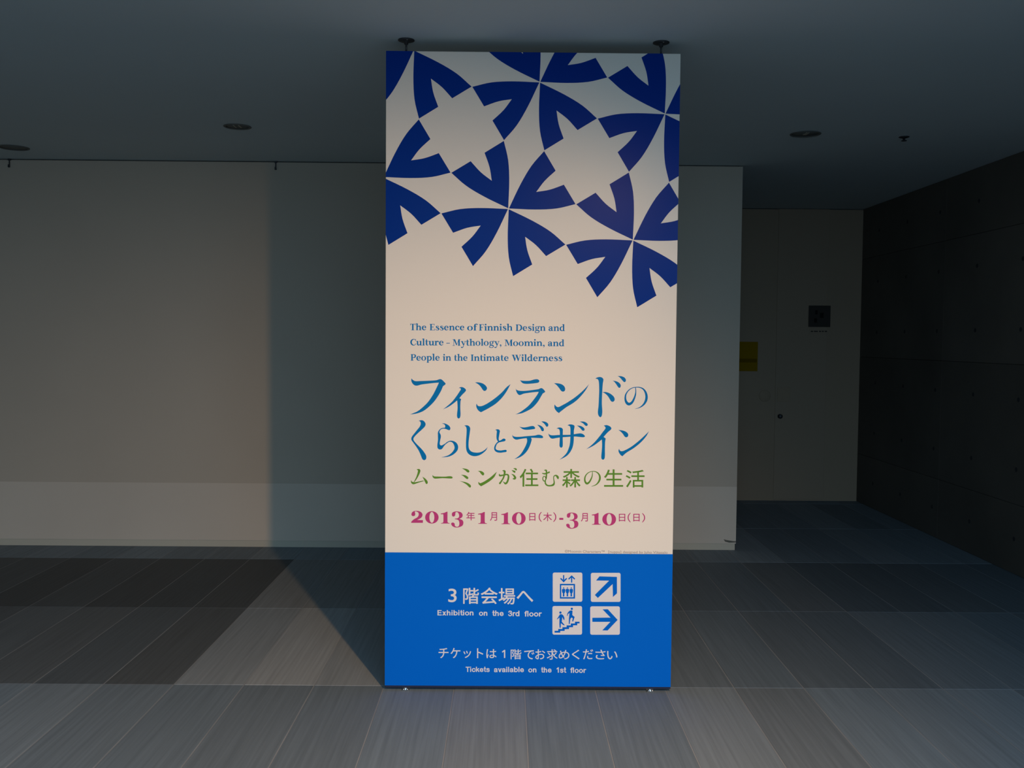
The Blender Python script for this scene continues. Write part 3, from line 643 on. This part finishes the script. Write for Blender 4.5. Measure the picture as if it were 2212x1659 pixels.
# bold sans letters for the blue field (x-height 10.3, capitals 14)
def sans_letters():
    W = 2.7; L = {}
    v = lambda x, a, b_: ('r', x-W/2, a, x+W/2, b_)
    arch = lambda x: ('s', [(x, 6.2, 2.2), (x+.9, 8.3, 2.3), (x+3.0, 9.1, 2.4), (x+5.1, 8.4, 2.6), (x+5.7, 6.2, W), (x+5.7, 3, W), (x+5.7, 0, W)])
    L['E'] = ([v(2.5, 0, 14), ('r', 2, 0, 11.5, 2.4), ('r', 2, 6.1, 10.6, 8.4), ('r', 2, 11.6, 11.2, 14)], 12.6)
    L['T'] = ([v(5.9, 0, 14), ('r', .4, 11.6, 11.4, 14)], 11.6)
    L['x'] = ([('p', [(.2, 0), (3.5, 0), (9.7, 10.3), (6.5, 10.3)]), ('p', [(6.6, 0), (9.9, 0), (3.5, 10.3), (.3, 10.3)])], 10.4)
    L['h'] = ([v(2.2, 0, 14), arch(2.7)], 11.4)
    L['n'] = ([v(2.2, 0, 10.2), arch(2.7)], 11.4)
    L['i'] = ([v(2.2, 0, 10.2), v(2.2, 11.6, 14)], 5.0)
    L['l'] = ([v(2.2, 0, 14)], 5.0)
    L['o'] = ([('e', 5.6, 5.1, 5.2, 5.3, 2.6, 3.0)], 11.4)
    L['b'] = ([v(2.2, 0, 14), ('e', 6.0, 5.1, 4.8, 5.3, 2.2, 3.0)], 11.6)
    L['d'] = ([v(9.2, 0, 14), ('e', 5.4, 5.1, 4.8, 5.3, 2.2, 3.0)], 11.6)
    L['e'] = ([('r', 2.2, 4.1, 9.8, 6.0), ('s', [(9.0, 5.2, 2.2), (8.4, 7.8, 2.4), (5.6, 9.2, 2.3), (2.8, 8.0, 2.5), (1.8, 5.1, 2.7), (2.8, 2.2, 2.5), (5.6, 1.0, 2.2), (7.8, 1.6, 2.3), (9.3, 3.2, 2.2)])], 11.0)
    L['c'] = ([('s', [(9.0, 6.9, 2.4), (8.0, 8.6, 2.4), (5.6, 9.2, 2.3), (2.8, 8.0, 2.5), (1.8, 5.1, 2.7), (2.8, 2.2, 2.5), (5.6, 1.0, 2.3), (8.0, 1.7, 2.4), (9.2, 3.6, 2.4)])], 10.6)
    L['s'] = ([('s', [(8.3, 7.3, 2.1), (6.9, 9.0, 2.1), (4.4, 9.2, 2.2), (2.2, 8.2, 2.4), (2.2, 6.5, 2.4), (5, 5.4, 2.5), (7.9, 4.3, 2.4), (8.2, 2.4, 2.4), (6.2, 1.0, 2.2), (3.6, 1.0, 2.1), (1.6, 2.9, 2.1)])], 10.2)
    L['t'] = ([('s', [(3.2, 13, W), (3.2, 8, W), (3.2, 3, W), (3.8, 1.3, 2.4), (6.2, 1.1, 1.9)]), ('r', .3, 8.2, 6.2, 10.2)], 6.6)
    L['f'] = ([('s', [(3.2, 0, W), (3.2, 7, W), (3.2, 11, W), (4.2, 12.9, 2.2), (6.6, 13.0, 2.0)]), ('r', .3, 8.2, 6.2, 10.2)], 6.4)
    L['r'] = ([v(2.2, 0, 10.2), ('s', [(2.7, 6.2, 2.0), (3.8, 8.5, 2.4), (6.6, 8.9, 2.4)])], 7.2)
    L['k'] = ([v(2.2, 0, 14), ('p', [(3.2, 2.9), (3.2, 5.9), (7.0, 10.2), (10.3, 10.2)]), ('p', [(4.6, 5.6), (6.6, 7.2), (10.6, 0), (7.4, 0)])], 10.6)
    L['v'] = ([('p', [(.2, 10.2), (3.2, 10.2), (6.5, 0), (3.8, 0)]), ('p', [(7.1, 10.2), (10.1, 10.2), (6.5, 0), (3.8, 0)])], 10.3)
    L['a'] = ([('s', [(1.9, 7.2, 2.3), (3.2, 9.0, 2.3), (5.6, 9.2, 2.2), (7.6, 8.4, 2.5), (8.1, 6, W), (8.1, 2.5, W), (8.9, 0, 2.3)]), ('s', [(7.9, 5.8, 1.6), (5, 5.1, 2.1), (2.4, 4.4, 2.3), (1.8, 2.6, 2.4), (3.2, 1.0, 2.3), (5.6, 1.1, 2.1), (7.6, 2.8, 1.6)])], 10.8)
    L['1'] = ([v(6.4, 0, 14), ('p', [(1.8, 10.6), (1.8, 8.2), (5.2, 9.9), (6.4, 11.4), (6.4, 14), (5.3, 14)])], 10.4)
    L['3'] = ([('s', [(2.0, 10.4, 2.4), (3.2, 12.4, 2.4), (5.2, 13.0, 2.3), (7.8, 12.2, 2.5), (8.2, 10.2, W), (7.2, 8.3, 2.3), (5.0, 7.6, 2.0)]), ('s', [(5.0, 7.5, 2.0), (8.0, 6.7, 2.4), (9.0, 4.4, W), (7.8, 2.0, 2.5), (5.2, 1.1, 2.3), (2.8, 1.8, 2.4), (1.7, 3.9, 2.4)])], 10.8)
    return L
SAN = sans_letters()

# small copyright line
k = Ink()
for t_, x0, x1 in (('©Moomin Characters™', 1220, 1306), ('[nuppu] designed by Juho Viitasalo', 1314, 1442)):
    fit(k, t_, x0, x1, 1188.0+(x0-1220)*.012, 1193.6+(x0-1220)*.012, .12, cap=True, slope=.012)
k.done('copyright_line', M['grey'])

# white lettering of the blue field
Q = (920, 1180, .24412)
for ch, x0, x1, y0_, y1_ in (('3', 198, 272, 375, 495), ('階', 330, 470, 368, 510), ('会', 485, 635, 365, 512), ('場', 643, 790, 370, 515), ('へ', 803, 950, 395, 492)):
    k = Ink(2); fit(k, ch, Q[0]+x0*Q[2], Q[0]+x1*Q[2], Q[1]+y0_*Q[2], Q[1]+y1_*Q[2], .35); k.done('white_character', M['white'])
for ch, x0, x1, y0_, y1_ in (('チ', 112, 200, 900, 990), ('ケ', 218, 305, 900, 990), ('ッ', 332, 400, 925, 988), ('ト', 452, 507, 903, 990), ('は', 535, 625, 910, 990), ('階', 750, 845, 912, 1000), ('で', 870, 960, 920, 1000), ('お', 968, 1055, 912, 1000), ('求', 1070, 1165, 912, 1003), ('め', 1175, 1270, 918, 1000), ('く', 1292, 1360, 915, 1000), ('だ', 1390, 1480, 912, 1000), ('さ', 1500, 1590, 915, 1000), ('い', 1603, 1695, 927, 1000)):
    k = Ink(2); fit(k, ch, Q[0]+x0*Q[2], Q[0]+x1*Q[2], Q[1]+y0_*Q[2], Q[1]+y1_*Q[2], .15); k.done('white_character', M['white'])
k = Ink(2); outline(k, '691,988 691,932 676,941 673,932 693,917 702,917 702,988', *Q, straight=True); k.done('white_character', M['white'])
for t_, x0, x1, yt, yb_ in (('Exhibition', 944.4, 1023.8, 1317.9, 1329.3), ('on', 1034.7, 1053.8, 1318.4, 1330), ('the', 1063.5, 1088, 1318.7, 1330.4), ('3rd', 1097.7, 1122.6, 1319.2, 1331), ('floor', 1132.9, 1169.5, 1319.8, 1331.6),
                            ('Tickets', 1005.9, 1057.9, 1440.2, 1451.4), ('available', 1067, 1131.9, 1440.5, 1451.8), ('on', 1141.2, 1159.7, 1441, 1452.3), ('the', 1169, 1191.5, 1441.2, 1452.6), ('1st', 1201.2, 1222.7, 1441.5, 1453), ('floor', 1232, 1265.4, 1442, 1453.4)):
    k = Ink(2); word(k, t_, x0, x1, yb_, (yb_-yt)/14, SAN); k.done('white_word', M['white'])

# four pictogram squares
P_ = (1180, 1230, .090426)
def plate(x0, y0_, x1, y1_, r=42):
    k = Ink(2); pts = []
    for cx, cy, a0 in ((x1-r, y1_-r, 0), (x0+r, y1_-r, 1), (x0+r, y0_+r, 2), (x1-r, y0_+r, 3)):
        for q in range(7):
            a = (a0+q/6)*math.pi/2; pts.append(toS(P_[0]+(cx+r*math.cos(a))*P_[2], P_[1]+(cy+r*math.sin(a))*P_[2]))
    k.poly(pts); return k.done('pictogram_square', M['white'])
pl = plate(155, 75, 862, 772)
def sub(name, parent, fn, label=None):
    k = Ink(3); fn(k); return k.done(name, M['blue'], parent, label)
def lift(k):
    k.poly([[toS(P_[0]+x*P_[2], P_[1]+y*P_[2]) for x, y in l] for l in ([(325, 345), (688, 345), (688, 697), (325, 697)], [(358, 380), (652, 380), (652, 662), (358, 662)])])
    for cx in (415, 505, 597):
        circle(k, cx, 442, 15, *P_, n=14)
        outline(k, ' '.join(f'{cx+dx},{y}' for dx, y in ((-38, 472), (-18, 462), (18, 462), (38, 472), (42, 510), (30, 560), (18, 568), (18, 645), (-18, 645), (-18, 568), (-30, 560), (-42, 510))), *P_, straight=True)
sub('lift_symbol', pl, lift)
def darrow(k):
    rect(k, 400, 135, 430, 290, *P_); outline(k, '330,222 352,200 415,262 478,200 500,222 415,312', *P_, straight=True)
def uarrow(k):
    rect(k, 592, 165, 621, 315, *P_); outline(k, '522,222 607,138 692,222 670,244 607,184 544,244', *P_, straight=True)
sub('small_arrow', pl, darrow); sub('small_arrow', pl, uarrow)
pl = plate(1065, 82, 1775, 775)
sub('arrow', pl, lambda k: outline(k, '1270,165 1688,178 1690,570 1592,660 1585,350 1232,682 1160,608 1500,268 1190,265', *P_, straight=True))
pl = plate(148, 875, 855, 1558)
sub('stair_symbol', pl, lambda k: outline(k, '198,1465 285,1465 285,1422 385,1422 385,1380 485,1378 485,1335 585,1335 585,1290 685,1290 685,1248 795,1248 795,1290 740,1290 740,1335 640,1335 640,1380 545,1382 545,1425 440,1428 440,1468 335,1470 335,1510 198,1510', *P_, straight=True))
def walk1(k):
    circle(k, 338, 1030, 28, *P_, n=18)
    outline(k, '325,1070 370,1068 410,1100 435,1160 435,1212 415,1205 385,1140 380,1180 372,1250 440,1325 432,1338 400,1325 350,1285 345,1390 318,1395 312,1300 315,1150 262,1196 256,1182 300,1115', *P_, straight=True)
def walk2(k):
    circle(k, 610, 940, 28, *P_, n=18)
    outline(k, '570,980 620,980 628,1000 622,1090 680,1135 640,1245 618,1240 632,1165 602,1150 575,1185 560,1305 538,1305 540,1200 548,1090 556,1045 522,1062 510,1110 495,1105 505,1045 540,1000', *P_, straight=True)
sub('walking_figure', pl, walk1); sub('walking_figure', pl, walk2)
pl = plate(1050, 882, 1758, 1560)
sub('arrow', pl, lambda k: outline(k, '1100,1155 1535,1150 1345,955 1470,950 1705,1205 1465,1458 1338,1455 1530,1252 1100,1252', *P_, straight=True))
